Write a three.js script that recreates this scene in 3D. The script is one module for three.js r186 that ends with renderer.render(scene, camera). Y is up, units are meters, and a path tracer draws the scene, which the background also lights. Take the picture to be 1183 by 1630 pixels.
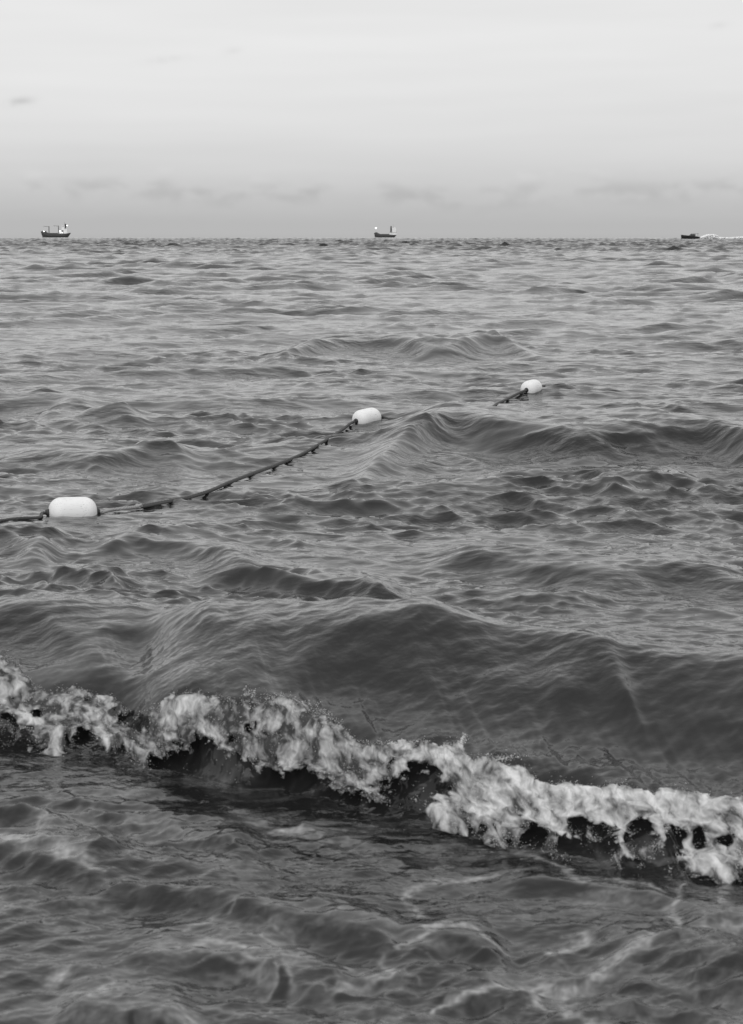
import * as THREE from 'three';
import { ImprovedNoise } from 'three/addons/math/ImprovedNoise.js';
import { mergeGeometries } from 'three/addons/utils/BufferGeometryUtils.js';

// ---------------------------------------------------------------- camera, sky, sun, exposure
const EYE = 2.1, FOCAL = 3400, EARTH = 6.371e6, PITCH = Math.atan(437 / 3400) + Math.sqrt(2 * 2.1 / EARTH);   // eye height, focal length in pixels of the 1183 x 1630 photograph, downward tilt
const scene = new THREE.Scene();
const camera = new THREE.PerspectiveCamera(2 * Math.atan(815 / FOCAL) * 180 / Math.PI, 1183 / 1630, 0.1, 90000);
camera.position.set(0, EYE, 0);
camera.rotation.x = -PITCH;
camera.focus = 24;
camera.userData.fStop = 9;
const renderer = new THREE.WebGLRenderer({ antialias: true });
renderer.toneMapping = THREE.LinearToneMapping;
renderer.toneMappingExposure = 1;
renderer.shadowMap.enabled = true;

const perlin = new ImprovedNoise();
const noise = (x, y, z = 0) => perlin.noise(x, y, z);
function fbm(x, y, z, oct, gain = 0.5) { let a = 1, s = 0, n = 0; for (let i = 0; i < oct; i++) { s += a * perlin.noise(x, y, z + i * 7.3); n += a; a *= gain; x *= 2.03; y *= 2.03; z *= 2.03; } return s / n; }
function rng(seed) { let a = seed >>> 0; return () => { a = (a + 0x6d2b79f5) >>> 0; let t = Math.imul(a ^ (a >>> 15), 1 | a); t = (t + Math.imul(t ^ (t >>> 7), 61 | t)) ^ t; return ((t ^ (t >>> 14)) >>> 0) / 4294967296; }; }
function gauss(r) { return Math.sqrt(-2 * Math.log(r() + 1e-12)) * Math.cos(2 * Math.PI * r()); }
const clamp = (x, a = 0, b = 1) => Math.min(b, Math.max(a, x));
const smooth = (a, b, x) => { const t = clamp((x - a) / (b - a)); return t * t * (3 - 2 * t); };
function curve(pts) {                                                   // smooth interpolation through [x, y] pairs
  return (x) => {
    const n = pts.length;
    if (x <= pts[0][0]) return pts[0][1];
    if (x >= pts[n - 1][0]) return pts[n - 1][1];
    let i = 0; while (x > pts[i + 1][0]) i++;
    const [x0, y0] = pts[i], [x1, y1] = pts[i + 1], t = (x - x0) / (x1 - x0);
    const m0 = i ? (y1 - pts[i - 1][1]) / (x1 - pts[i - 1][0]) : (y1 - y0) / (x1 - x0), m1 = i + 2 < n ? (pts[i + 2][1] - y0) / (pts[i + 2][0] - x0) : (y1 - y0) / (x1 - x0);
    const t2 = t * t, t3 = t2 * t, w = x1 - x0;
    return (2 * t3 - 3 * t2 + 1) * y0 + (t3 - 2 * t2 + t) * w * m0 + (-2 * t3 + 3 * t2) * y1 + (t3 - t2) * w * m1;
  };
}

// the sky: an even overcast, dimmer towards the horizon, thin streaks high up and a bank of small low clouds
{
  const W = 4096, H = 2048, data = new Float32Array(W * H * 4);
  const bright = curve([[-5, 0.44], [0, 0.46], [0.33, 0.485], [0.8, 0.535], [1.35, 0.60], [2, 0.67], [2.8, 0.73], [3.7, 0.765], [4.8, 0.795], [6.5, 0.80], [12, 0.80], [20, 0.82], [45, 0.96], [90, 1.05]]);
  const wisps = [[-13.8, 5.18, 0.5, 0.14, 0.3], [-8.2, 6.85, 0.9, 0.10, 0.10], [-5.5, 7.2, 0.35, 0.10, 0.12], [13.6, 8.1, 0.35, 0.09, 0.12], [-8.2, 2.15, 0.35, 0.1, 0.06]];
  for (let j = 0; j < H; j++) {
    const e0 = ((j + 0.5) / H - 0.5) * 180, base = bright(e0), e = e0 * 1.5;                                     // e: heights in units of 2/3 degree
    for (let i = 0; i < W; i++) {
      const k = (j * W + i) * 4;
      let v = base;
      if (e > -0.3) {
        const a = ((i + 0.5) / W - 0.5) * 2 * Math.PI, cx = Math.cos(a), cz = Math.sin(a);
        const far = 1 / (1 + e * 0.05);
        v *= 1 + 0.055 * fbm(cx * 5 * far, e * 0.55, cz * 5 * far, 3) * smooth(0.5, 4, e);                     // broad veils
        if (e < 45) v *= 1 + 0.03 * fbm(cx * 11 + 9, e * 2.2 + 0.4 * noise(cx * 20, e, cz * 20), cz * 11, 3);  // streaks
        if (e < 4.5) {                                                                                          // the low bank
          const n = fbm(cx * 50 + 3.1, e * 1.5, cz * 50, 5, 0.55), m = noise(cx * 13, 4.2, cz * 13);
          const top = 2.05 + 0.45 * m, d = Math.exp(-(((e - top + 0.35) / 0.42) ** 2));
          v *= 1 - 0.14 * d * smooth(-0.02, 0.3, n + 0.06) + 0.06 * Math.exp(-(((e - top - 0.25) / 0.25) ** 2)) * smooth(0, 0.3, n);
          v *= 1 + 0.03 * fbm(cx * 60, e * 5, cz * 60 + 5, 3) * Math.exp(-(((e - 1.3) / 1.0) ** 2));
        }
        const az = (Math.atan2(cx, -cz)) * 270 / Math.PI;                                                       // 0 = straight ahead, + to the right
        for (const [wa, we, sx, sy, deep] of wisps) {
          const dx = (az - wa) / sx, dy = (e - we - 0.12 * (az - wa)) / sy;
          if (Math.abs(dx) < 3 && Math.abs(dy) < 3) v *= 1 - deep * Math.exp(-dx * dx - dy * dy) * clamp(0.75 + 1.6 * fbm(az * 3, e * 8, 1.7, 3));
        }
      }
      data[k] = data[k + 1] = data[k + 2] = v; data[k + 3] = 1;
    }
  }
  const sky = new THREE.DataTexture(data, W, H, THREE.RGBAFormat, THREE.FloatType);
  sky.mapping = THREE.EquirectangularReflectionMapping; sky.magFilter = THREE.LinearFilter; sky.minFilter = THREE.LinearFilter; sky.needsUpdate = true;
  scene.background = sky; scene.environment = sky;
}
const sun = new THREE.DirectionalLight(0xffffff, 1.1);                   // hidden sun: high, to the left and behind, spread wide by the overcast
sun.position.set(-12, 26, 27); sun.target.position.set(0, 0, -12);
sun.castShadow = true; sun.shadow.radius = 110; sun.shadow.mapSize.set(2048, 2048);
Object.assign(sun.shadow.camera, { left: -40, right: 40, top: 40, bottom: -40, near: 1, far: 120 });
scene.add(sun, sun.target);

// ---------------------------------------------------------------- small helpers
const SP = Math.sin(PITCH), CP = Math.cos(PITCH);
function ray(px, py) { const a = (px - 591.5) / FOCAL, b = (815 - py) / FOCAL; return [a, b * CP - SP, -(CP + b * SP)]; }   // direction of sight for a place in the photograph
function onPlane(px, py, y = 0) { const d = ray(px, py), t = (y - EYE) / d[1]; return [d[0] * t, d[2] * t]; }                // [x, z] at height y
function project(x, y, z) { const u = y - EYE, depth = -z * CP - u * SP, up = u * CP - z * SP; return [591.5 + FOCAL * x / depth, 815 - FOCAL * up / depth]; }
const names = {};
function numbered(n) { names[n] = (names[n] ?? -1) + 1; return names[n] ? `${n}_${String(names[n]).padStart(3, '0')}` : n; }
function part(name, geometry, material, parent) { const m = new THREE.Mesh(geometry, material); m.name = name; m.castShadow = m.receiveShadow = true; parent.add(m); return m; }
function thing(name, label, category, group) { const g = new THREE.Group(); g.name = numbered(name); g.userData = { label, category }; if (group) g.userData.group = group; scene.add(g); return g; }
function mat(v, roughness = 0.7, more = {}) { return new THREE.MeshPhysicalMaterial({ color: new THREE.Color().setRGB(v, v, v), roughness, ...more }); }

// ---------------------------------------------------------------- wave spectra (Fourier synthesis)
function fft2(re, im, n) {
  const rev = new Uint32Array(n), bits = Math.log2(n), cos = new Float64Array(n / 2), sin = new Float64Array(n / 2);
  for (let i = 0; i < n; i++) { let r = 0; for (let b = 0; b < bits; b++) r |= ((i >> b) & 1) << (bits - 1 - b); rev[i] = r; }
  for (let i = 0; i < n / 2; i++) { cos[i] = Math.cos(2 * Math.PI * i / n); sin[i] = Math.sin(2 * Math.PI * i / n); }
  const a = new Float64Array(n), b = new Float64Array(n);
  const run = (at, step) => {
    for (let i = 0; i < n; i++) { const j = at + rev[i] * step; a[i] = re[j]; b[i] = im[j]; }
    for (let size = 2; size <= n; size *= 2) {
      const half = size / 2, tstep = n / size;
      for (let i = 0; i < n; i += size) for (let j = 0, k = 0; j < half; j++, k += tstep) {
        const p = i + j, q = p + half, tr = a[q] * cos[k] - b[q] * sin[k], ti = a[q] * sin[k] + b[q] * cos[k];
        a[q] = a[p] - tr; b[q] = b[p] - ti; a[p] += tr; b[p] += ti;
      }
    }
    for (let i = 0; i < n; i++) { re[at + i * step] = a[i]; im[at + i * step] = b[i]; }
  };
  for (let r = 0; r < n; r++) run(r * n, 1);
  for (let c = 0; c < n; c++) run(c, n);
}
// A tile of sea: waves between the two wavelengths, every octave equally steep; heading in radians from +z (towards the viewer), spread = power of the cosine lobe.
function spectrum({ n, tile, longest, shortest, heading, spread, even, slope, seed, tilt = 0 }) {
  const r = rng(seed), re = new Float64Array(n * n), im = new Float64Array(n * n), dk = 2 * Math.PI / tile, k0 = 2 * Math.PI / longest, k1 = 2 * Math.PI / shortest;
  let power = 0;
  for (let j = 0; j < n; j++) for (let i = 0; i < n; i++) {
    const kx = (i < n / 2 ? i : i - n) * dk, kz = (j < n / 2 ? j : j - n) * dk, k = Math.hypot(kx, kz), g1 = gauss(r), g2 = gauss(r);
    if (k < k0 * 0.5 || k > k1 * 1.6) continue;
    const lobe = even + (1 - even) * Math.abs(Math.cos(Math.atan2(kx, kz) - heading)) ** spread;
    const cut = (k < k0 ? Math.exp(-(((k0 / k) - 1) ** 2) * 8) : 1) * (k > k1 ? Math.exp(-(((k / k1) - 1) ** 2) * 12) : 1);
    const a = Math.sqrt(lobe) * cut * Math.pow(k / k0, tilt) / (k * k);
    re[j * n + i] = g1 * a; im[j * n + i] = g2 * a;
    power += (g1 * g1 + g2 * g2) * a * a * k * k / 2;
  }
  const f = slope / Math.sqrt(power);
  for (let i = 0; i < n * n; i++) { re[i] *= f; im[i] *= f; }
  const field = (fx) => {
    const a = new Float64Array(n * n), b = new Float64Array(n * n);
    for (let j = 0; j < n; j++) for (let i = 0; i < n; i++) {
      const q = j * n + i; if (!re[q] && !im[q]) continue;
      const kx = (i < n / 2 ? i : i - n) * dk, kz = (j < n / 2 ? j : j - n) * dk, [mr, mi] = fx(kx, kz, Math.hypot(kx, kz));
      a[q] = re[q] * mr - im[q] * mi; b[q] = re[q] * mi + im[q] * mr;
    }
    fft2(a, b, n);
    return Float32Array.from(a);
  };
  return { n, tile, field };
}
function mips(a, n) { const out = [a]; while (n > 16) { const m = n / 2, b = new Float32Array(m * m); for (let j = 0; j < m; j++) for (let i = 0; i < m; i++) b[j * m + i] = (a[2 * j * n + 2 * i] + a[2 * j * n + 2 * i + 1] + a[(2 * j + 1) * n + 2 * i] + a[(2 * j + 1) * n + 2 * i + 1]) / 4; out.push(b); a = b; n = m; } return out; }
function cascade(o) {
  const s = spectrum(o), c = Math.cos(o.turn), d = Math.sin(o.turn);
  return { ...o, c, d, h: mips(s.field(() => [1, 0]), o.n), x: mips(s.field((kx, kz, k) => [0, kx / k]), o.n), z: mips(s.field((kx, kz, k) => [0, kz / k]), o.n) };
}
const got = [0, 0, 0];
function sampleAt(C, x, z, spacing) {                                    // got = [sideways x, height, sideways z]
  const u = (x * C.c - z * C.d) / C.tile, v = (x * C.d + z * C.c) / C.tile;
  const level = clamp(Math.log2(Math.max(1, spacing * 0.75 / (C.tile / C.n))), 0, C.h.length - 1.001), l0 = Math.floor(level), lf = level - l0;
  let h = 0, dx = 0, dz = 0;
  for (let l = l0; l <= l0 + 1; l++) {
    const w = l === l0 ? 1 - lf : lf; if (w < 1e-3) continue;
    const n = C.n >> l, off = (0.5 / (1 << l)) - 0.5, fu = u * n + off, fv = v * n + off, iu = Math.floor(fu), iv = Math.floor(fv), a = fu - iu, b = fv - iv;
    const i0 = ((iu % n) + n) % n, i1 = (i0 + 1) % n, j0 = (((iv % n) + n) % n) * n, j1 = ((j0 / n + 1) % n) * n;
    const w00 = (1 - a) * (1 - b) * w, w10 = a * (1 - b) * w, w01 = (1 - a) * b * w, w11 = a * b * w, H = C.h[l], X = C.x[l], Z = C.z[l];
    h += H[j0 + i0] * w00 + H[j0 + i1] * w10 + H[j1 + i0] * w01 + H[j1 + i1] * w11;
    dx += X[j0 + i0] * w00 + X[j0 + i1] * w10 + X[j1 + i0] * w01 + X[j1 + i1] * w11;
    dz += Z[j0 + i0] * w00 + Z[j0 + i1] * w10 + Z[j1 + i0] * w01 + Z[j1 + i1] * w11;
  }
  got[0] = dx * C.c + dz * C.d; got[1] = h; got[2] = -dx * C.d + dz * C.c;
}
const chopLong = cascade({ n: 1024, tile: 143, longest: 4.4, shortest: 0.7, heading: 0.1, spread: 2.6, even: 0.06, tilt: 0.0, slope: 0.13, seed: 11, turn: 0.12, chop: 1.0 });
const chopMid = cascade({ n: 1024, tile: 21.3, longest: 0.62, shortest: 0.13, heading: -0.1, spread: 2.2, even: 0.06, tilt: 0.1, slope: 0.26, seed: 23, turn: -0.31, chop: 0.9 });
const chopFine = cascade({ n: 1024, tile: 7.7, longest: 0.16, shortest: 0.035, heading: 0.15, spread: 2.6, even: 0.07, slope: 0.2, seed: 37, turn: 0.42, chop: 0.7 });

// ---------------------------------------------------------------- the swells and the breaker, laid out in metres
// Each swell: crest line, height, width of its face towards the shore, width of its back.
const swells = [];
function swell(points, height, face, back, ends = 0.25, base = 0) {         // base: height of the water it stands on
  const pts = points.map(([px, py]) => onPlane(px, py, height + base)).sort((a, b) => a[0] - b[0]);
  const x0 = pts[0][0], x1 = pts[pts.length - 1][0];
  back *= 1.4;
  swells.push({ z: curve(pts), x0, x1, e: (x1 - x0) * ends, height, face, back, zn: Math.min(...pts.map((p) => p[1])) - back * 3.2, zx: Math.max(...pts.map((p) => p[1])) + face * 2.2, seed: swells.length * 5.7 });
}
swell([[500, 742], [540, 728], [600, 692], [660, 667], [720, 650], [800, 660], [900, 672], [1000, 668], [1100, 664], [1183, 676], [1330, 690], [1700, 720]], 0.31, 1.0, 2.6, 0.2);
swell([[400, 556], [440, 550], [520, 538], [620, 536], [700, 545], [790, 535], [850, 545], [900, 556]], 0.24, 1.3, 2.6, 0.2);
swell([[120, 870], [170, 860], [230, 849], [290, 853], [360, 880], [420, 900]], 0.09, 0.42, 0.8);
swell([[300, 915], [360, 903], [420, 905], [520, 920], [600, 935], [680, 935]], 0.10, 0.45, 0.8);
swell([[-80, 990], [0, 984], [74, 986], [112, 1008], [176, 1033], [220, 1050]], 0.055, 0.30, 0.7, 0.25, 0.2);
swell([[140, 1010], [180, 1002], [216, 1000], [257, 1008], [325, 1031], [380, 1050]], 0.032, 0.28, 0.5, 0.25, 0.22);
swell([[30, 1050], [68, 1045], [135, 1043], [220, 1052], [304, 1066], [399, 1086], [470, 1110]], 0.035, 0.24, 0.4, 0.25, 0.24);
swell([[420, 1020], [500, 1008], [600, 1000], [730, 1003], [850, 1010], [960, 1024], [1080, 1032], [1183, 1040], [1350, 1056], [1750, 1100]], 0.06, 0.28, 0.9, 0.15, 0.37);
swell([[640, 888], [720, 876], [800, 880], [880, 895], [960, 905], [1040, 898], [1120, 905], [1183, 915], [1300, 930]], 0.10, 0.5, 0.9);
swell([[640, 945], [720, 940], [800, 948], [900, 950], [1000, 940]], 0.05, 0.3, 0.5);
swell([[940, 785], [1000, 765], [1060, 758], [1110, 765], [1183, 790]], 0.08, 0.6, 1.0);
swell([[0, 660], [70, 640], [150, 645], [240, 660]], 0.13, 0.8, 1.4);
swell([[-60, 720], [40, 712], [160, 725], [260, 712], [330, 730]], 0.12, 0.7, 1.2);
swell([[-80, 855], [0, 842], [40, 850], [90, 880]], 0.11, 0.5, 0.9);
swell([[60, 935], [110, 925], [170, 935], [210, 950]], 0.07, 0.3, 0.5);
swell([[560, 748], [640, 735], [720, 722], [800, 730]], 0.08, 0.5, 0.8);
swell([[741, 1131], [820, 1142], [904, 1156], [1002, 1174], [1050, 1186]], 0.03, 0.16, 0.4, 0.25, 0.29);
swell([[960, 1206], [985, 1198], [1014, 1192], [1060, 1208], [1110, 1234]], 0.04, 0.15, 0.35, 0.25, 0.29);
swell([[860, 1104], [900, 1092], [945, 1086], [990, 1100], [1040, 1128]], 0.035, 0.2, 0.4, 0.25, 0.29);
swell([[430, 1060], [520, 1052], [640, 1062], [740, 1085]], 0.04, 0.25, 0.5, 0.25, 0.29);
// inshore of the breaker
swell([[-90, 1318], [0, 1333], [60, 1345], [110, 1358], [152, 1370], [254, 1398], [420, 1434], [600, 1467], [680, 1490]], 0.06, 0.14, 0.45, 0.1);
swell([[150, 1530], [188, 1523], [325, 1514], [421, 1523], [507, 1553], [620, 1580]], 0.035, 0.13, 0.3);
swell([[60, 1612], [101, 1602], [228, 1602], [330, 1618]], 0.05, 0.1, 0.3);
swell([[630, 1500], [674, 1488], [725, 1477], [776, 1492], [830, 1515]], 0.045, 0.1, 0.25);
swell([[940, 1558], [989, 1541], [1090, 1530], [1183, 1545], [1300, 1570]], 0.06, 0.15, 0.4);
swell([[760, 1385], [811, 1379], [900, 1384], [1040, 1402], [1130, 1425]], 0.035, 0.11, 0.3);
swell([[220, 1336], [260, 1326], [304, 1322], [360, 1330], [430, 1342]], 0.03, 0.08, 0.25);
swell([[1080, 1450], [1140, 1436], [1183, 1440], [1280, 1455]], 0.04, 0.1, 0.3);

const footLine = curve([[-520, 1120], [-260, 1150], [-100, 1166], [0, 1174], [110, 1180], [200, 1192], [240, 1212], [300, 1222], [370, 1240], [450, 1246], [540, 1262], [600, 1278], [700, 1294], [830, 1334], [930, 1350], [1030, 1366], [1130, 1378], [1183, 1386], [1400, 1424], [1750, 1490]].map(([px, py]) => onPlane(px, py)));
const lipHeight = curve([[-700, 0.10], [-200, 0.15], [0, 0.17], [150, 0.17], [215, 0.22], [290, 0.275], [440, 0.27], [530, 0.235], [620, 0.20], [700, 0.215], [800, 0.19], [900, 0.17], [1183, 0.16], [1400, 0.15], [1800, 0.10]].map(([px, v]) => [onPlane(px, 1240)[0], v]));
const lipDepth = curve([[-200, 0.46], [0, 0.44], [150, 0.42], [230, 0.33], [300, 0.27], [450, 0.28], [560, 0.36], [700, 0.38], [900, 0.42], [1400, 0.44]].map(([px, v]) => [onPlane(px, 1240)[0], v]));
function breaker(x, z) {                                                 // {h, lean, d}: height, forward lean, metres seaward of the foot
  const f = footLine(x) + 0.03 * noise(x * 2.3, 1.5, 0.2) + 0.015 * noise(x * 6.1, 3.5, 0.2), d = (f - z) * 0.62;                   // in the units of the profile, each 1.5 m or so
  if (d < -1.2 || d > 6) return [0, 0, d];
  const A = lipHeight(x) * (1 + 0.12 * noise(x * 3.1, 8.5, 0)), L = lipDepth(x);
  let h;
  if (d < 0) h = -0.028 * Math.exp(-((d / 0.45) ** 2)) * smooth(-1.2, -0.6, d) - 0.0;
  else if (d < L) { const t = d / L; h = -0.028 * (1 - t) ** 2 + A * (1 - Math.pow(1 - t, 2.3)) * smooth(-0.15, 0.4, t); }
  else { const b = (d - L); const rise = (0.11 + 0.12 * smooth(-1.1, 0.2, x)) * smooth(-0.03, 0.5, b); h = (A + rise) * (b < 0.45 ? 1 : Math.exp(-(((b - 0.45) / 1.1) ** 2))); }
  const lean = 0.045 * Math.exp(-(((d - L * 0.8) / (L * 0.45)) ** 2)) * A / 0.2;
  return [h, lean, d];
}
const place = [0, 0, 0];
function sea(u, w, spacing = 0.01) {                                     // where the still-water point (u, w) is: place = [x, y, z]
  const r = Math.hypot(u, w);
  let x = u, y = 0, z = w;
  const press = 0.45 + 0.55 * smooth(7.5, 13, r);
  const [bh, lean, bd] = r < 22 ? breaker(u, w) : [0, 0, 9];
  const inshore = smooth(0.15, -0.35, bd), face = smooth(-0.25, 0.05, bd) * smooth(0.95, 0.4, bd), hollow = smooth(-0.55, -0.2, bd) * smooth(0.1, -0.1, bd);
  const gust = 1 + 0.55 * noise(u * 0.21 + 5, w * 0.13, 2.2) + 0.35 * noise(u * 0.7, w * 0.5, 6.1), calm = 1 - 0.2 * smooth(18, 7, r), group = 0.45 + 1.05 * smooth(-0.36, 0.62, noise(u * 0.45 + w * 0.05, w * 0.75, 4.4) + 0.45 * noise(u * 1.1, w * 1.9, 7.4));
  sampleAt(chopLong, u, w, spacing); let k = chopLong.chop, g = (1 - 0.75 * smooth(32, 10, r)) * (1 + 1.1 * smooth(30, 160, r) + 2.2 * smooth(130, 520, r)) * (0.62 + 0.7 * smooth(-0.4, 0.5, noise(u * 0.09, w * 0.11, 9.3) + 0.5 * noise(u * 0.25, w * 0.3, 3.3))); x += got[0] * k * g; y += got[1] * g; z += got[2] * k * g;
  if (spacing < 3) { sampleAt(chopMid, u, w, spacing); g = calm * group * (1 + 1.2 * smooth(25, 130, r)) * (1 - 0.75 * face) * (1 - 0.6 * hollow) * (1 - 0.3 * smooth(0.2, 0.6, bd) * smooth(1.6, 1.0, bd)) * (1 - 0.25 * inshore); k = chopMid.chop * press; x += got[0] * k * g; y += got[1] * g; z += got[2] * k * g; }
  if (spacing < 0.6) { sampleAt(chopFine, u, w, spacing); g = (0.3 * gust + 0.75 * group) * (1 - 0.45 * face) * (1 - 0.55 * hollow) * (1 - 0.1 * inshore); k = chopFine.chop * press; x += got[0] * k * g; y += got[1] * g; z += got[2] * k * g; }
  if (r < 62) for (const s of swells) {
    if (w < s.zn || w > s.zx || u < s.x0 || u > s.x1) continue;
    const wob = s.face * (0.45 * noise(u / s.face * 0.4, s.seed + u * 0.3, 0) + 0.2 * noise(u / s.face * 1.3, s.seed, 4)), d = s.z(u) + wob - w;
    const p = d < 0 ? Math.exp(-((d / s.face) ** 2) * 1.6) : Math.exp(-((d / s.back) ** 2) * 1.6);
    const a = s.height * smooth(s.x0, s.x0 + s.e, u) * smooth(s.x1, s.x1 - s.e, u) * (1 + 0.22 * noise(u / s.face * 0.45, s.seed, 9));
    y += a * p; z += a * Math.min(0.5, 0.16 * s.face / s.height) * p * p;                                   // crests lean towards the shore
  }
  y += bh; z += lean;
  if (face > 0.01) {                                                     // water drawn up the face in fine slanting flutes
    const q = u + 0.35 * bd + 0.03 * noise(u * 3, bd * 3, 1);
    y += face * smooth(0, 0.12, bd) * (0.007 * noise(q * 15, q * 8 + bd * 1.3, q * 3.3) + 0.0042 * noise(q * 33 + 3, q * 19 - bd * 1.9, q * 7) + 0.0018 * noise(q * 71, q * 40 + bd * 2.6, q * 11));
  }
  place[0] = x; place[1] = y; place[2] = z;
}
function seaLevel(x, z) { let u = x, w = z; for (let i = 0; i < 8; i++) { sea(u, w); u += x - place[0]; w += z - place[2]; } sea(u, w); return place[1]; }
function onSea(px, py) {                                                 // first point of the water surface along a line of sight
  const d = ray(px, py); let t = (0.6 - EYE) / d[1], step = 0.02 / -d[1] * 0.5;
  for (let i = 0; i < 400; i++, t += step) if (EYE + d[1] * t < seaLevel(d[0] * t, d[2] * t)) break;
  return new THREE.Vector3(d[0] * t, EYE + d[1] * t, d[2] * t);
}

// ---------------------------------------------------------------- the sea
function rippleNormals() {
  const n = 2048, tile = 5.3, s = spectrum({ n, tile, longest: 0.3, shortest: 0.011, heading: -0.2, spread: 2.6, even: 0.08, slope: 0.072, seed: 71, tilt: -0.12 });
  const sx = s.field((kx) => [0, kx]), sz = s.field((kx, kz) => [0, kz]), data = new Uint8Array(n * n * 4);
  for (let j = 0; j < n; j++) for (let i = 0; i < n; i++) {
    const q = j * n + i, o = ((n - 1 - j) * n + i) * 4, env = 1 + 0.28 * (Math.sin(2 * Math.PI * (3 * j + i) / n + 1.1) + Math.sin(2 * Math.PI * (5 * j - 2 * i) / n + 4) + Math.sin(2 * Math.PI * (2 * j + 3 * i) / n) ), a = -sx[q] * env, b = sz[q] * env, l = Math.hypot(a, b, 1);   // v runs along -z
    data[o] = 127.5 + 127.5 * a / l; data[o + 1] = 127.5 + 127.5 * b / l; data[o + 2] = 127.5 + 127.5 / l; data[o + 3] = 255;
  }
  const t = new THREE.DataTexture(data, n, n); t.wrapS = t.wrapT = THREE.RepeatWrapping; t.magFilter = THREE.LinearFilter; t.needsUpdate = true; t.repeat.set(1 / tile, 1 / tile);
  return t;
}
const waterMaterial = new THREE.MeshPhysicalMaterial({ color: 0xffffff, vertexColors: true, roughness: 0.04, ior: 1.333, normalMap: rippleNormals(), normalScale: new THREE.Vector2(1, 1) });

// thin foam left on the water inshore of the breaker: drifting lines and a broken net
const foamLines = [
  [[1240, 1440, 3], [1183, 1455, 4], [1120, 1463, 5], [1040, 1490, 9], [985, 1520, 10], [930, 1546, 9], [893, 1562, 8], [890, 1580, 8], [905, 1600, 9], [960, 1628, 10], [1010, 1650, 8]],
  [[893, 1562, 6], [850, 1552, 6], [828, 1556, 6], [850, 1578, 7], [880, 1592, 5]], [[828, 1556, 6], [780, 1560, 4], [720, 1578, 4], [690, 1595, 3]],
  [[796, 1322, 4], [850, 1342, 5], [888, 1361, 4], [913, 1384, 5], [960, 1390, 4], [1020, 1392, 5], [1040, 1402, 4]],
  [[640, 1420, 3], [660, 1395, 5], [680, 1386, 5], [740, 1384, 4], [790, 1370, 3]], [[646, 1424, 4], [680, 1446, 5], [700, 1455, 4]],
  [[640, 1510, 3], [700, 1470, 5], [760, 1476, 4], [800, 1500, 3]],
  [[-80, 1316, 9], [0, 1338, 11], [60, 1350, 11], [110, 1364, 9], [150, 1382, 5], [175, 1392, 2]],
  [[1083, 1390, 3], [1060, 1430, 5], [1068, 1460, 4]], [[900, 1500, 3], [925, 1482, 6], [880, 1500, 4]], [[310, 1480, 3], [340, 1466, 6], [300, 1486, 4]],
  [[85, 1565, 4], [106, 1548, 7], [112, 1538, 6], [100, 1534, 4]], [[290, 1510, 3], [370, 1508, 5], [420, 1520, 3]],
].map((l) => l.map(([px, py, w]) => { const [x, z] = onPlane(px, py, 0.02); return [x, z, w * 1.7 * EYE / (py - 378)]; }));
function thinFoam(x, z, bd) {
  if (bd > 0.3 || z < -13) return 0;
  const wx = x + 0.22 * fbm(x * 3, z * 2.4, 1, 4, 0.6), wz = z + 0.3 * fbm(x * 3, z * 2.4, 6, 4, 0.6);
  const web = (s, o) => { const v = Math.abs(fbm(wx * s, wz * s * 0.9, o, 3, 0.45)); return Math.exp(-((v / 0.035) ** 2)); };
  const patch = smooth(-0.1, 0.35, fbm(x * 0.9, z * 1.1, 3.3, 3));
  let f = patch * clamp(0.45 + 2.2 * fbm(x * 4.5, z * 3, 9.1, 3)) * (0.5 * web(1.6, 2) + 0.4 * web(3.4, 8)) + 0.3 * smooth(-0.1, 0.5, fbm(wx * 4, wz * 5, 4.4, 5, 0.6));
  for (const l of foamLines) for (let i = 0; i + 1 < l.length; i++) {
    const [ax, az, aw] = l[i], [bx, bz, bw] = l[i + 1];
    const px = x + 0.07 * fbm(x * 7, z * 6, 2, 4, 0.6), pz = z + 0.12 * fbm(x * 7, z * 6, 7, 4, 0.6);
    const t = clamp(((px - ax) * (bx - ax) + (pz - az) * (bz - az)) / ((bx - ax) ** 2 + (bz - az) ** 2)), w = aw + (bw - aw) * t, q = Math.hypot(px - ax - t * (bx - ax), (pz - az - t * (bz - az)) * 0.5) / w;
    if (q < 3) f = Math.max(f, 0.8 * Math.exp(-q * q * 0.8) * clamp(0.75 + 1.3 * fbm(x * 14, z * 10, 3, 4, 0.6)));
  }
  const lipFoam = smooth(-0.35, -0.05, bd) * 0;
  f += lipFoam;
  const grain = clamp(0.72 + 0.9 * fbm(x * 40, z * 40, 5, 3));
  return clamp(f * grain) * smooth(0.15, -0.05, bd);
}
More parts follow.
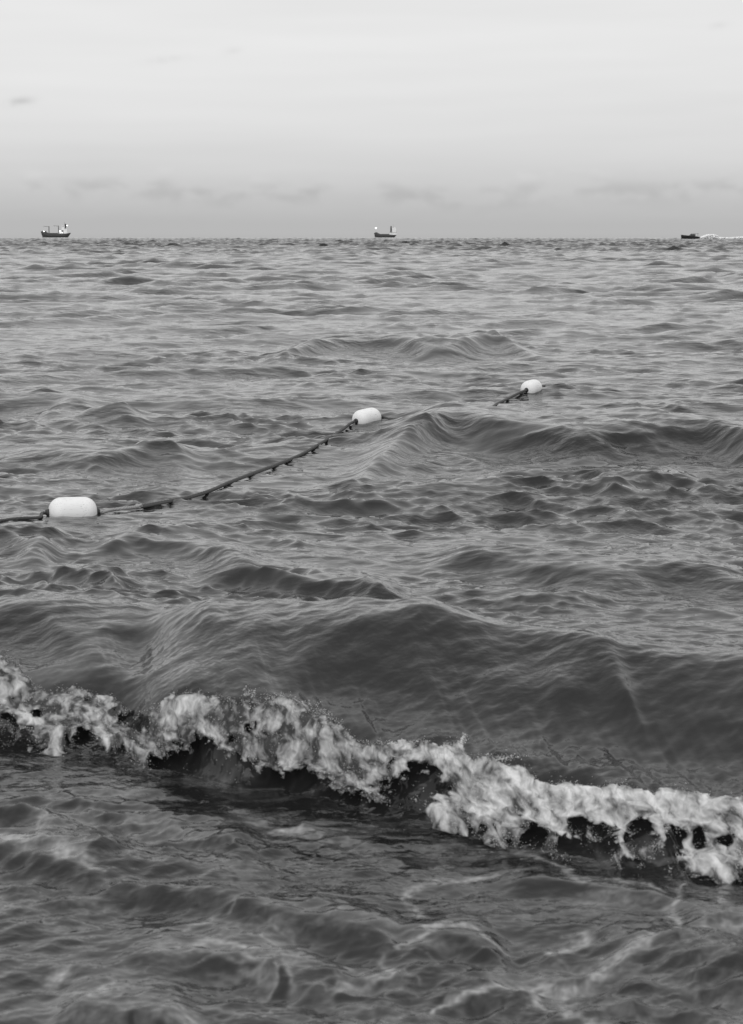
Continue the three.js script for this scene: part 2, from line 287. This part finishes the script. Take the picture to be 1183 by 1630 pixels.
{
  const rows = [1.5, 2.2, 2.9, 3.5, 4.0, 4.3];
  for (let r = 4.6; r < 16000;) { rows.push(r); r += r < 3000 ? Math.min(r * r / (2135 * EYE) * (r < 7.5 ? 1.2 : 1.05), (r < 42 ? 0.003 : 0.0043) * r, 0.62 + 0.0008 * r) : 0.06 * r; }
  const angles = []; { const lim = 12.4, n = 660; for (let i = 0; i <= n; i++) angles.push(-lim + 2 * lim * i / n); let a = lim, s = 2 * lim / n; const side = []; for (let i = 0; i < 56; i++) { s *= 1.085; a += s; side.push(a); } angles.push(...side); angles.unshift(...side.map((v) => -v).reverse()); }
  const N = angles.length, half = angles.filter((_, i) => i % 2 === 0), quarter = half.filter((_, i) => i % 2 === 0), SWITCH = 27, SWITCH2 = 300;
  const lists = rows.map((r) => (r < SWITCH ? angles : r < SWITCH2 ? half : quarter)), counts = lists.map((l) => l.length), total = counts.reduce((a, b) => a + b, 0);
  const pos = new Float32Array(total * 3), uv = new Float32Array(total * 2), col = new Float32Array(total * 3), index = [];
  let at = 0; const starts = [];
  const body = 0.014, foam = 0.5;
  rows.forEach((r, j) => {
    starts.push(at);
    const list = lists[j], spacing = j + 1 < rows.length ? (rows[j + 1] - r) * 0.75 : r;
    for (const deg of list) {
      const a = deg * Math.PI / 180, u = r * Math.sin(a), w = -r * Math.cos(a);
      if (spacing < 60) sea(u, w, spacing); else { place[0] = u; place[1] = 0; place[2] = w; }
      pos.set(place, at * 3); pos[at * 3 + 1] -= r * r / (2 * EARTH);            // the sea curves away
      const wr = 1;
      uv[at * 2] = u + wr * (0.9 * noise(u * 0.11, w * 0.11, 3) + 0.3 * noise(u * 0.45, w * 0.45, 8)) ; uv[at * 2 + 1] = -w + wr * (0.9 * noise(u * 0.11, w * 0.11, 13) + 0.3 * noise(u * 0.45, w * 0.45, 18));
      let c = body;
      if (r < 13 && r > 4 && Math.abs(deg) < 20) { const f = thinFoam(u, w, breaker(u, w)[2]); c = body + (foam - body) * f * 0.85; }
      col[at * 3] = col[at * 3 + 1] = col[at * 3 + 2] = c; at++;
    }
  });
  for (let j = 0; j + 1 < rows.length; j++) {
    const a = starts[j], b = starts[j + 1], n = counts[j], m = counts[j + 1];
    if (n === m) for (let i = 0; i + 1 < n; i++) index.push(a + i, a + i + 1, b + i + 1, a + i, b + i + 1, b + i);
    else for (let i = 0; i + 1 < m; i++) index.push(a + 2 * i, a + 2 * i + 1, b + i, a + 2 * i + 1, b + i + 1, b + i, a + 2 * i + 1, a + 2 * i + 2, b + i + 1);
  }
  const g = new THREE.BufferGeometry();
  g.setAttribute('position', new THREE.BufferAttribute(pos, 3)); g.setAttribute('uv', new THREE.BufferAttribute(uv, 2)); g.setAttribute('color', new THREE.BufferAttribute(col, 3));
  g.setIndex(new THREE.BufferAttribute(Uint32Array.from(index), 1)); g.computeVertexNormals();
  const m = new THREE.Mesh(g, waterMaterial); m.name = 'sea'; m.receiveShadow = m.castShadow = true;
  m.userData = { kind: 'structure', label: 'grey choppy sea reaching from the shore break to the horizon' };
  scene.add(m);
  console.log('sea rows', rows.length, 'verts', total, 'tris', index.length / 3);
}

// ---------------------------------------------------------------- the foam of the breaking wave
const foamMaterial = new THREE.MeshPhysicalMaterial({ color: 0xffffff, vertexColors: true, roughness: 0.95, transmission: 0.2, thickness: 0, side: THREE.DoubleSide, ior: 1.33, specularIntensity: 0.5 });
{
  const topLine = curve([[-500, 1010], [-200, 1030], [-60, 1050], [0, 1062], [30, 1086], [70, 1098], [120, 1104], [170, 1116], [210, 1130], [240, 1128], [262, 1112], [300, 1106], [360, 1106], [430, 1112], [500, 1126], [535, 1142], [560, 1172], [600, 1184], [650, 1182], [700, 1184], [735, 1184], [752, 1206], [790, 1210], [830, 1216], [850, 1236], [870, 1246], [905, 1244], [960, 1252], [1005, 1250], [1040, 1258], [1100, 1260], [1160, 1272], [1183, 1270], [1400, 1296], [1700, 1330]]);
  const holes = [[335, 1214, 40, 32], [300, 1226, 26, 22], [372, 1222, 24, 20], [662, 1256, 34, 26], [690, 1248, 22, 20], [640, 1268, 22, 16], [918, 1318, 13, 14], [955, 1330, 24, 20], [1012, 1330, 20, 24], [1073, 1336, 13, 20], [1106, 1332, 9, 14], [905, 1340, 20, 10], [60, 1134, 9, 6], [140, 1172, 10, 8], [215, 1140, 20, 14], [430, 1235, 14, 10], [470, 1232, 12, 9], [668, 1215, 18, 8], [1150, 1340, 10, 8]];
  const NS = 1850, NT = 165, count = (NS + 1) * (NT + 1);
  const pos = new Float32Array(count * 3), col = new Float32Array(count * 3), index = [], dens = new Float32Array(count), nrm = new Float32Array(count * 3);
  for (let i = 0; i <= NS; i++) {
    const q = i / NS * 2 - 1, x = 4.6 * (0.42 * q + 0.58 * q ** 7);
    const f = footLine(x) + 0.03 * noise(x * 2.3, 1.5, 0.2) + 0.015 * noise(x * 6.1, 3.5, 0.2);
    const face = (d) => { const z = f - d / 0.62, [h, lean] = breaker(x, z); return [h, z + lean]; };
    const px = project(x, 0.1, f)[0], goal = topLine(px) + 5 * noise(x * 14, 2.2, 5) + 3 * noise(x * 37, 2.2, 5);
    let top = 0.05; for (; top < 1.6; top += 0.01) { const [h, z] = face(top); if (project(x, h + 0.02, z)[1] < goal) break; }
    const low = -0.07 - 0.03 * noise(x * 9, 5.5, 1) - 0.025 * noise(x * 24, 5.5, 1);
    for (let j = 0; j <= NT; j++) {
      const t = j / NT, k = i * (NT + 1) + j, d = top + (low - top) * t, [h, z] = face(d);
      const hy = h, e = 0.01, [h2, z2] = face(d - e), ty = h2 - h, tz = z2 - z, tl = Math.hypot(ty, tz) || 1;
      let ny = tz / tl, nz = -ty / tl; ny = 0.55 * ny + 0.45 * 0.55; nz = 0.55 * nz + 0.45 * 0.83; const nl = Math.hypot(ny, nz); ny /= nl; nz /= nl;
      const run = d / 0.75 + 0.5 * h;                                           // distance down the fall
      const wx = x + 0.05 * fbm(x * 7, run * 7, 1, 3), wr = run + 0.06 * fbm(x * 7, run * 7, 5, 3);
      const sp = project(x, h + 0.05, z);
      let body = 0.8 + 0.7 * fbm(wx * 8, wr * 6.5, 2.7, 2, 0.5), rho = 0.82 + 0.95 * fbm(wx * 9, wr * 7.5, 2.7, 5, 0.62) + 0.36 * noise(wx * 31, wr * 20, 6.6) + 0.28 * noise(wx * 66, wr * 46, 2.6);
      rho += 0.25 * smooth(540, 760, sp[0]) + 0.12 * smooth(240, 60, sp[0]);
      rho -= 0.75 * smooth(0.16, 0.0, t + 0.10 * noise(x * 26, 1, t * 3)) ;
      rho -= 0.95 * smooth(0.62, 1.0, t + 0.55 * fbm(wx * 6.5, wr * 4, 7, 4, 0.6) + 0.1 * noise(wx * 2.2, 1.3, 5));
      for (const [cx, cy, rx, ry] of holes) { const dx = (sp[0] - cx) / rx, dy = (sp[1] - cy) / ry, q2 = dx * dx + dy * dy; if (q2 < 4) rho -= 0.9 * smooth(1.7, 0.7, Math.sqrt(q2) + 0.6 * noise(x * 17, run * 14, 3) + 0.45 * noise(x * 47, run * 38, 8)); }
      rho -= 0.9 * smooth(3.7, 4.5, Math.abs(x) + 0.3 * noise(x * 3, run * 3, 2));
      dens[k] = rho;
      const bulge = 0.055 * smooth(0.3, 1.2, body) + 0.022 * fbm(wx * 15, wr * 12, 9, 3) + 0.009 * fbm(wx * 38, wr * 30, 4, 3) + 0.006 * (Math.abs(noise(wx * 55, wr * 48, 14)) + 0.5 * Math.abs(noise(wx * 115, wr * 100, 5)) - 0.4);
      const off = (0.012 + bulge) * smooth(0, 0.10, t) * smooth(1.02, 0.72, t), arch = 0.05 * Math.sin(Math.PI * clamp(t)) ** 0.8;
      pos[k * 3] = x + 0.012 * noise(wx * 30, wr * 30, 8); pos[k * 3 + 1] = hy + ny * (off + arch); pos[k * 3 + 2] = z + nz * (off + arch);
      nrm[k * 3 + 1] = ny; nrm[k * 3 + 2] = nz;
      const bubbles = clamp(0.08 + 0.5 * smooth(0.4, 1.35, rho) + 1.15 * fbm(wx * 22, wr * 12, 12, 5, 0.68) + 0.5 * fbm(wx * 7, wr * 6, 21, 2) + 0.18 * smooth(500, 720, sp[0]) - 0.10);
      const c = 0.06 + 0.73 * bubbles * smooth(0.3, 0.75, rho + 0.15 * noise(wx * 60, wr * 30, 2));
      col[k * 3] = col[k * 3 + 1] = col[k * 3 + 2] = c;
    }
  }
  for (let i = 0; i < NS; i++) for (let j = 0; j < NT; j++) {
    const a = i * (NT + 1) + j, b = a + NT + 1;
    if (dens[a] + dens[b] + dens[a + 1] + dens[b + 1] < 1.85) continue;
    index.push(a, a + 1, b, b, a + 1, b + 1);
  }
  const g = new THREE.BufferGeometry();
  g.setAttribute('position', new THREE.BufferAttribute(pos, 3)); g.setAttribute('color', new THREE.BufferAttribute(col, 3)); g.setIndex(index); g.computeVertexNormals();
  const m = new THREE.Mesh(g, foamMaterial); m.name = 'breaker_foam'; m.castShadow = m.receiveShadow = true;
  m.userData = { kind: 'stuff', label: 'white tumbling foam of the wave breaking near the shore', category: 'foam' };
  scene.add(m);

  // froth and drops thrown off the foam
  const r = rng(5), put = [], drop = new THREE.IcosahedronGeometry(1, 1), M = new THREE.Matrix4(), Q = new THREE.Quaternion(), S = new THREE.Vector3(), P = new THREE.Vector3();
  const add = (x, y, z, s, stretch = 1) => { Q.setFromEuler(new THREE.Euler(r() * 3, r() * 6, r() * 3)); S.set(s, s * stretch, s); put.push(M.compose(P.set(x, y, z), Q, S).clone()); };
  for (let n = 0; n < 200000 && put.length < 40000; n++) {
    const i = Math.floor(r() * (NS + 1)), j = Math.floor(r() * (NT + 1)), k = i * (NT + 1) + j, rho = dens[k]; if (rho < 0.36) continue;
    const x = pos[k * 3], y = pos[k * 3 + 1], z = pos[k * 3 + 2], t = j / NT;
    const strand = Math.abs(fbm(x * 30, (y + z) * 22, 3, 2)), edge = smooth(0.75, 0.42, rho);
    if (r() > 0.03 + 0.5 * edge + 0.35 * smooth(0.07, 0.0, strand)) continue;
    const lift = -Math.log(r() + 1e-4) * (0.004 + 0.007 * edge);
    add(x + gauss(r) * 0.004, y + nrm[k * 3 + 1] * lift + gauss(r) * 0.003, z + nrm[k * 3 + 2] * lift, 0.0003 + 0.0010 * r() ** 3, 0.8 + r());
  }
  const splash = (px, py, wide, high, n, drift = 0) => {                  // a little crown of drops and threads
    const x = onPlane(px, py, 0.2)[0], f = footLine(x); let d = 0.0, z = f, h = 0;
    for (; d < 1.2; d += 0.01) { z = f - d / 0.62; h = breaker(x, z)[0]; if (project(x, h, z)[1] < py) break; }
    for (let k = 0; k < n; k++) { const up = r() ** 1.6, fan = gauss(r) * wide * (0.4 + up); add(x + fan + drift * up, h + 0.02 + up * high * (0.6 + 0.6 * noise(fan * 40 + px, 3, 1)), z + 0.05 + gauss(r) * 0.02, 0.0004 + 0.0014 * r() ** 3, 1 + r()); }
  };
  splash(398, 1112, 0.012, 0.05, 90, 0.02); splash(735, 1192, 0.007, 0.07, 420, 0.008); splash(800, 1214, 0.05, 0.02, 300); splash(640, 1188, 0.06, 0.015, 200); splash(470, 1126, 0.06, 0.012, 200);
  for (let k = 0; k < 900; k++) {                                        // drops falling in front of the foot
    const x = -1.7 + 3.4 * r(), f = footLine(x), den = smooth(-0.15, 0.35, fbm(x * 4, 2, 8, 3)); if (r() > den) continue;
    add(x, 0.004 + 0.11 * r() ** 2, f + 0.02 + 0.10 * r() * r(), 0.0004 + 0.0012 * r() ** 3, 1);
  }
  const im = new THREE.InstancedMesh(drop, mat(0.72, 0.5, { specularIntensity: 0.6 }), put.length);
  put.forEach((m4, i) => im.setMatrixAt(i, m4)); im.name = 'foam_spray'; im.castShadow = im.receiveShadow = true;
  im.userData = { kind: 'stuff', label: 'froth and flying drops along the breaking wave', category: 'spray' };
  scene.add(im);
  console.log('foam tris', index.length / 3, 'drops', put.length);
}

// ---------------------------------------------------------------- floats and rope
const floatShell = (() => {
  const L = 0.18, R = 0.115, c = 0.094, pts = [[0.0165, -L + 0.02], [0.0175, -L + 0.003], [0.026, -L], [R - c, -L]].map((p) => new THREE.Vector2(...p));
  for (let i = 1; i <= 9; i++) { const a = i / 9 * Math.PI / 2; pts.push(new THREE.Vector2(R - c + c * Math.sin(a), -L + c - c * Math.cos(a))); }
  pts.push(new THREE.Vector2(R + 0.0015, -0.05), new THREE.Vector2(R + 0.0015, 0.05));
  const all = pts.concat(pts.slice(0, 13).map((p) => new THREE.Vector2(p.x, -p.y)).reverse());
  const g = new THREE.LatheGeometry(all, 56); g.rotateZ(-Math.PI / 2);
  return g;
})();
function floatSkin(seed) {                                               // scuffed white foam plastic, grimy specks and a rough band of growth low down
  const w = 512, h = 256, data = new Uint8Array(w * h * 4);
  for (let j = 0; j < h; j++) for (let i = 0; i < w; i++) {
    const a = i / w * 2 * Math.PI, x = Math.cos(a) * 1.4, y = Math.sin(a) * 1.4, z = j / h * 3.4 + seed;
    let v = 0.76 + 0.07 * fbm(x * 2, y * 2, z * 2, 4) + 0.035 * fbm(x * 12, y * 12, z * 12, 3);
    const speck = fbm(x * 16, y * 16, z * 16 + 4, 2); if (speck > 0.27) v -= 1.6 * (speck - 0.27);
    const scuff = fbm(x * 3, y * 22, z * 5 + 9, 3); if (scuff > 0.25) v -= 0.35 * (scuff - 0.25);
    const s = Math.round(255 * (v <= 0.0031 ? v * 12.92 : 1.055 * v ** (1 / 2.4) - 0.055)), o = (j * w + i) * 4;
    data[o] = data[o + 1] = data[o + 2] = clamp(s, 0, 255); data[o + 3] = 255;
  }
  const t = new THREE.DataTexture(data, w, h); t.colorSpace = THREE.SRGBColorSpace; t.magFilter = THREE.LinearFilter; t.wrapS = THREE.RepeatWrapping; t.needsUpdate = true;
  return t;
}
const ropeMaterial = mat(0.055, 0.75), ropeWorn = mat(0.30, 0.85), collarMaterial = mat(0.035, 0.7);
function strandTube(path, lay, radius, phase, offset, segments) {        // one strand of a laid rope, winding round a path
  const pts = [], len = path.getLength(), n = Math.max(8, Math.round(len / lay * 10)), T = new THREE.Vector3(), A = new THREE.Vector3(), B = new THREE.Vector3(), up = new THREE.Vector3(0, 1, 0);
  for (let i = 0; i <= n; i++) { const s = i / n, p = path.getPointAt(s); path.getTangentAt(s, T); A.crossVectors(T, up).normalize(); B.crossVectors(A, T); const a = phase + s * len / lay * 2 * Math.PI; pts.push(p.addScaledVector(A, Math.cos(a) * offset).addScaledVector(B, Math.sin(a) * offset)); }
  return new THREE.TubeGeometry(new THREE.CatmullRomCurve3(pts), n, radius, segments);
}
function layRope(root, path, thick, material, lay = thick * 3.2) { for (let s = 0; s < 3; s++) part('strand', strandTube(path, lay, thick * 0.29, s * 2 * Math.PI / 3, thick * 0.24, 6), material, root); }
function knot(root, at, size, material, seed) {
  const r = rng(seed), pts = []; for (let i = 0; i < 12; i++) { const a = i * 1.9, b = (r() - 0.5) * 2; pts.push(new THREE.Vector3(Math.cos(a) * size * (0.7 + 0.3 * r()), b * size * 0.7, Math.sin(a) * size * 0.8)); }
  const g = new THREE.TubeGeometry(new THREE.CatmullRomCurve3(pts, true), 90, size * 0.36, 7, true); g.translate(at.x, at.y, at.z);
  return part('knot', g, material, root);
}
function makeFloat(px, py, yaw, roll, ride, seed, label) {
  const t = thing('rope_float', label, 'buoy', 'white floats strung on the rope'), p = onSea(px, py);
  t.position.set(p.x, p.y + ride, p.z); t.rotation.set(0, yaw, roll, 'YXZ');
  const skin = new THREE.MeshPhysicalMaterial({ map: floatSkin(seed), roughness: 0.45, ior: 1.45, bumpMap: floatSkin(seed + 50), bumpScale: 0.002 });
  part('float_body', floatShell, skin, t);
  for (const s of [-1, 1]) {                                             // seized rope collar at each mouth
    const g = []; for (let k = 0; k < 3; k++) { const c = new THREE.TorusGeometry(0.022 - k * 0.004, 0.0095, 7, 20); c.rotateY(Math.PI / 2 + 0.1 * (k - 1)); c.translate(s * (0.181 + k * 0.007), 0.002 * k, 0); g.push(c); }
    part('rope_collar', mergeGeometries(g), collarMaterial, t);
  }
  t.updateMatrixWorld();
  t.userData.ends = [-0.22, 0.22].map((x) => new THREE.Vector3(x, 0, 0).applyMatrix4(t.matrixWorld));
  return t;
}
const near = makeFloat(116, 822, 0.30, -0.02, 0.03, 1.3, 'largest white float, lying side on at the left edge of the rope line');
const middle = makeFloat(584, 673, 0.85, 0.08, 0.045, 4.1, 'white float riding up the swell in the middle of the rope line');
const farFloat = makeFloat(846, 624, 1.12, 0.04, 0.045, 7.7, 'smallest white float, farthest out at the right end of the rope');
{
  const t = thing('float_rope', 'dark laid rope running over the water through the white floats', 'rope');
  const P = (px, py, lift) => { const p = onSea(px, py); p.y += lift + 0.008; return p; };
  const [n0, n1] = near.userData.ends, [m0, m1] = middle.userData.ends, [f0, f1] = farFloat.userData.ends;
  const toward = (a, b, s) => a.clone().lerp(b, s);
  const left = new THREE.CatmullRomCurve3([toward(n0, n1, 0.1), n0, P(62, 827, 0.008), P(30, 828, 0.004), P(0, 831, 0.0), P(-50, 838, -0.004), P(-120, 846, -0.01)]);
  const lead = new THREE.CatmullRomCurve3([toward(n1, n0, 0.1), n1, P(178, 816, 0.014), P(200, 814, 0.016), P(222, 811, 0.016)]);
  const long = [[222, 811, 0.016], [245, 806, 0.012], [270, 801, 0.012], [300, 795, 0.010], [330, 785, 0.006], [365, 771, 0.010], [400, 758, 0.014], [440, 743, 0.012], [480, 727, 0.016], [515, 708, 0.024], [545, 690, 0.035]].map((a) => P(...a)).concat([m0, toward(m0, m1, 0.1)]);
  const main = new THREE.CatmullRomCurve3(long), second = new THREE.CatmullRomCurve3(long.map((p, i) => p.clone().add(new THREE.Vector3(0, -0.006, i > 10 ? 0 : 0.017 + 0.006 * Math.sin(i * 1.3)))));
  const beyond = new THREE.CatmullRomCurve3([toward(m1, m0, 0.1), m1, P(620, 667, -0.01), P(660, 660, -0.06), P(720, 654, -0.12), P(775, 649, -0.05), P(792, 644, 0.004), P(808, 638, 0.018), P(824, 631, 0.028), f0, toward(f0, f1, 0.1)]);
  const tail = new THREE.CatmullRomCurve3([toward(f1, f0, 0.1), f1, P(872, 615, 0.0), P(890, 612, -0.02), P(930, 606, -0.1)]);
  layRope(t, left, 0.026, ropeMaterial); layRope(t, lead, 0.028, ropeWorn); layRope(t, main, 0.028, ropeMaterial); layRope(t, second, 0.022, ropeMaterial); layRope(t, beyond, 0.034, ropeMaterial); layRope(t, tail, 0.028, ropeMaterial);
  knot(t, P(221, 811, 0.018), 0.026, ropeWorn, 3); knot(t, P(86, 820, 0.02), 0.024, ropeWorn, 8);
}

// ---------------------------------------------------------------- ships on the horizon
const shipDark = mat(0.06, 0.6), shipGrey = mat(0.07, 0.6), shipWhite = mat(0.82, 0.5), shipBlack = mat(0.01, 0.6), glassDark = mat(0.03, 0.2);
const lampGlow = new THREE.MeshStandardMaterial({ color: 0xffffff, emissive: 0xffffff, emissiveIntensity: 1.1, roughness: 0.5 });
function box(x0, x1, y0, y1, z0, z1) { const g = new THREE.BoxGeometry(x1 - x0, y1 - y0, z1 - z0); g.translate((x0 + x1) / 2, (y0 + y1) / 2, (z0 + z1) / 2); return g; }
function hullShape(stations, keel) {                                     // stations: [x at deck, x at keel, half beam at deck, half beam at keel, deck height]
  const ring = 7, pos = [], index = [];
  stations.forEach(([xd, xk, bd, bk, y]) => { for (let k = 0; k < ring; k++) { const s = k / (ring - 1) * 2 - 1, a = Math.abs(s), v = Math.min(1, a * 1.5), up = Math.max(0, (a - 0.34) / 0.66); pos.push(xk + (xd - xk) * up, keel + (y - keel) * up, Math.sign(s) * (bk * v + (bd - bk) * up)); } });
  const n = stations.length;
  for (let i = 0; i + 1 < n; i++) { for (let k = 0; k + 1 < ring; k++) { const a = i * ring + k, b = a + ring; index.push(a, b, a + 1, b, b + 1, a + 1); } index.push(i * ring, i * ring + ring - 1, (i + 1) * ring, (i + 1) * ring, i * ring + ring - 1, (i + 1) * ring + ring - 1); }
  for (const i of [0, n - 1]) for (let k = 1; k + 1 < ring; k++) index.push(i * ring, i * ring + k, i * ring + k + 1);
  const g = new THREE.BufferGeometry(); g.setAttribute('position', new THREE.Float32BufferAttribute(pos, 3)); g.setIndex(index); const f = g.toNonIndexed(); f.computeVertexNormals(); return f;
}
function bar(a, b, r0, r1 = r0) { const A = new THREE.Vector3(...a), B = new THREE.Vector3(...b), g = new THREE.CylinderGeometry(r1, r0, A.distanceTo(B), 8); g.translate(0, A.distanceTo(B) / 2, 0); g.applyQuaternion(new THREE.Quaternion().setFromUnitVectors(new THREE.Vector3(0, 1, 0), B.clone().sub(A).normalize())); g.translate(A.x, A.y, A.z); return g; }
function lamp(root, x, y, z, size) { const b = part('deck_lamp', new THREE.SphereGeometry(size, 12, 8), lampGlow, root), l = new THREE.PointLight(0xffffff, 40); l.position.set(x, y, z + size * 1.3); l.castShadow = true; b.position.set(x, y, z); root.add(l); }
const K = 12000 * CP / FOCAL;                                                   // metres to a pixel of the photograph at the ships
function placeShip(t, px) { t.scale.setScalar(0.5); t.position.set((px - 591.5) * K * 0.5, EYE - 6000 * Math.sqrt(2 * EYE / EARTH), -6000); }   // 6 km off, just beyond the horizon
{
  const t = thing('cargo_ship', 'dark cargo ship with two deck cranes and white bridge, on the horizon at left', 'ship', 'cargo ships on the horizon'), X = (px) => (px - 89) * K, Y = (py) => (378.0 - py) * K;
  placeShip(t, 89);
  part('hull', hullShape([[X(65), X(68.2), 1, 0.5, Y(368.4)], [X(67.5), X(69), 7, 3, Y(368.3)], [X(73), X(73), 12, 10, Y(368.6)], [X(76), X(76), 13, 12, Y(370.4)], [X(78), X(78), 13, 12, Y(371.5)], [X(101), X(101), 13, 12, Y(371.9)], [X(106), X(104), 13, 10, Y(371.7)], [X(111), X(106.5), 11, 5, Y(371.0)], [X(113), X(107.5), 8, 2, Y(370.6)]], -4), shipDark, t);
  part('forecastle', box(X(68), X(74), Y(368.5), Y(367.8), -8, 8), shipGrey, t);
  part('windlass_house', box(X(69.6), X(71.4), Y(368.2), Y(367.0), -3, 3), shipWhite, t);
  part('hatch_coaming', box(X(79.6), X(92), Y(371.8), Y(370.9), -9, 9), shipGrey, t);
  for (const [x, top, reach] of [[78.3, 360.4, 9.3], [93.6, 359.6, 8.6]]) {
    const c = part('crane', box(X(x - 0.55), X(x + 0.6), Y(371.6), Y(top), -2.2, 2.2), shipGrey, t);
    part('crane_jib', bar([X(x), Y(top + 0.35), 0], [X(x - reach), Y(top - 0.05), 0], 1.15, 0.6), shipGrey, c);
    part('hoist_wire', bar([X(x - reach), Y(top), 0], [X(x - reach), Y(top + 2), 0], 0.18), shipGrey, c);
  }
  const s = part('superstructure', box(X(102.4), X(107.8), Y(371.9), Y(362.2), -9, 9), shipWhite, t);
  part('bridge_house', box(X(98.8), X(103.6), Y(366.2), Y(358.6), -8, 8), shipWhite, t);
  part('bridge_window', box(X(99.2), X(103.2), Y(360.6), Y(359.8), 8, 8.2), mat(0.3, 0.3), s);
  part('lower_deckhouse', box(X(94.6), X(98.6), Y(371.8), Y(367.2), -8, 8), shipWhite, t);
  part('deckhouse_door', box(X(98.9), X(101.2), Y(370.2), Y(366.4), 8, 9.2), mat(0.12, 0.6), t);
  part('funnel', box(X(103.9), X(106.0), Y(363.6), Y(356.4), 9.2, 12), shipBlack, t);
  part('signal_mast', bar([X(103.6), Y(358), 4], [X(103.2), Y(353.6), 4], 0.7, 0.4), shipGrey, t);
  part('radar_platform', box(X(106.0), X(109.2), Y(360.1), Y(358.2), 0, 5), shipWhite, t);
  lamp(t, X(99.8), Y(370.4), 11, 3.2); lamp(t, X(108), Y(359.2), 7, 2.4); lamp(t, X(70.5), Y(368.4), 9, 3.0); lamp(t, X(96.4), Y(368.2), 10, 3.4);
}
{
  const t = thing('cargo_ship', 'small dark coaster with a white stern house, on the horizon at centre', 'ship', 'cargo ships on the horizon'), X = (px) => (px - 613.5) * K, Y = (py) => (378.0 - py) * K;
  placeShip(t, 613.5);
  part('hull', hullShape([[X(595.6), X(597.2), 1, 0.5, Y(371.0)], [X(597), X(598), 5, 3, Y(370.4)], [X(600), X(600), 9, 8, Y(370.2)], [X(603.5), X(603.5), 10, 9, Y(371.8)], [X(607), X(607), 10, 9, Y(372.9)], [X(622), X(621), 10, 9, Y(373.6)], [X(628), X(625), 9, 5, Y(374.0)], [X(631.6), X(627), 6, 2, Y(374.0)]], -4), shipDark, t);
  part('forecastle', box(X(597.6), X(601), Y(370.5), Y(369.8), -5, 5), shipGrey, t);
  part('hatch_cover', box(X(606), X(620), Y(373.4), Y(372.5), -7, 7), shipGrey, t);
  part('lower_deckhouse', box(X(620.6), X(631.0), Y(374), Y(371.3), -7, 7), shipWhite, t);
  part('boat_deck', box(X(620.2), X(631.6), Y(370.1), Y(369.5), -8, 8), mat(0.3, 0.6), t);
  part('superstructure', box(X(624.2), X(630.2), Y(369.5), Y(362.4), -6, 6), shipWhite, t);
  part('funnel', new THREE.CylinderGeometry(3.4, 4.9, Y(360) - Y(369.8), 16).translate(X(622.6), (Y(360) + Y(369.8)) / 2, 5), shipDark, t);
  part('signal_mast', bar([X(626.2), Y(362.4), 0], [X(626.2), Y(357), 0], 0.6, 0.3), mat(0.3, 0.6), t);
  part('foremast', bar([X(598.4), Y(370), 0], [X(598.4), Y(363), 0], 0.4, 0.25), mat(0.5, 0.6), t);
  lamp(t, X(598.5), Y(363.3), 1, 5.2);
}
{
  const D = 2500, k = D * CP / FOCAL, t = thing('motor_launch', 'black motor launch speeding to the left ahead of its white spray', 'boat'), X = (px) => (px - 1100) * k, Y = (py) => (380.7 - py) * k;
  t.scale.setScalar(0.64); t.position.set((1100 - 591.5) * k * 0.56, -0.15, -D * 0.56);
  part('hull', hullShape([[X(1086.1), X(1086.6), 0.5, 0.2, Y(374.5)], [X(1088), X(1088), 1.5, 0.7, Y(374.8)], [X(1093), X(1092), 2.4, 1.6, Y(375.3)], [X(1100), X(1100), 2.6, 2.2, Y(376.0)], [X(1108), X(1106), 2.6, 2.2, Y(376.8)], [X(1112), X(1109), 2.4, 2, Y(377.6)]], -0.5), shipBlack, t);
  part('swim_platform', box(X(1111), X(1116), Y(378.6), Y(377.7), -1.6, 1.6), shipBlack, t);
  const c = part('cabin', box(X(1099.5), X(1106), Y(376.4), Y(373.6), -1.6, 1.6), mat(0.05, 0.5), t);
  part('windscreen', bar([X(1097.6), Y(375.8), 0], [X(1101), Y(373.4), 0], 0.35), glassDark, c);
  part('hardtop', box(X(1101), X(1110.4), Y(373.2), Y(372.8), -1.5, 1.5), mat(0.16, 0.6), t);
  for (const x of [1105.5, 1109.6]) part('hardtop_post', bar([X(x), Y(376.8), 0], [X(x), Y(373.1), 0], 0.14), mat(0.2, 0.5), t);
  const r = rng(91), im = new THREE.InstancedMesh(new THREE.IcosahedronGeometry(1, 1), mat(0.9, 1, { specularIntensity: 0.1, transmission: 0.15, thickness: 0 }), 5000), M = new THREE.Matrix4(), top = curve([[1114, 378.6], [1119, 376.6], [1124, 374.8], [1129, 373.8], [1134, 374.0], [1140, 374.8], [1144, 377.4], [1150, 378.3], [1160, 378.6], [1170, 377.9], [1178, 377.3], [1186, 377.6], [1215, 379.2]]);
  for (let i = 0; i < 5000; i++) {
    const px = i < 2800 ? 1115 + 29 * r() : 1140 + 75 * r(), hi = Y(top(px)), y = hi * r() ** 0.8, s = (0.14 + 0.34 * r()) * (i < 2800 ? 1 : 0.8);
    M.makeScale(s * 1.4, s, s); M.setPosition((px - 591.5) * k * 0.56, y * 0.56 - 0.15 + gauss(r) * 0.07, -D * 0.56 + gauss(r) * 1.4); im.setMatrixAt(i, M);
  }
  im.name = 'wake_spray'; im.castShadow = im.receiveShadow = true; im.userData = { kind: 'stuff', label: 'white spray and wake thrown up behind the motor launch', category: 'spray' };
  scene.add(im);
}

renderer.render(scene, camera);
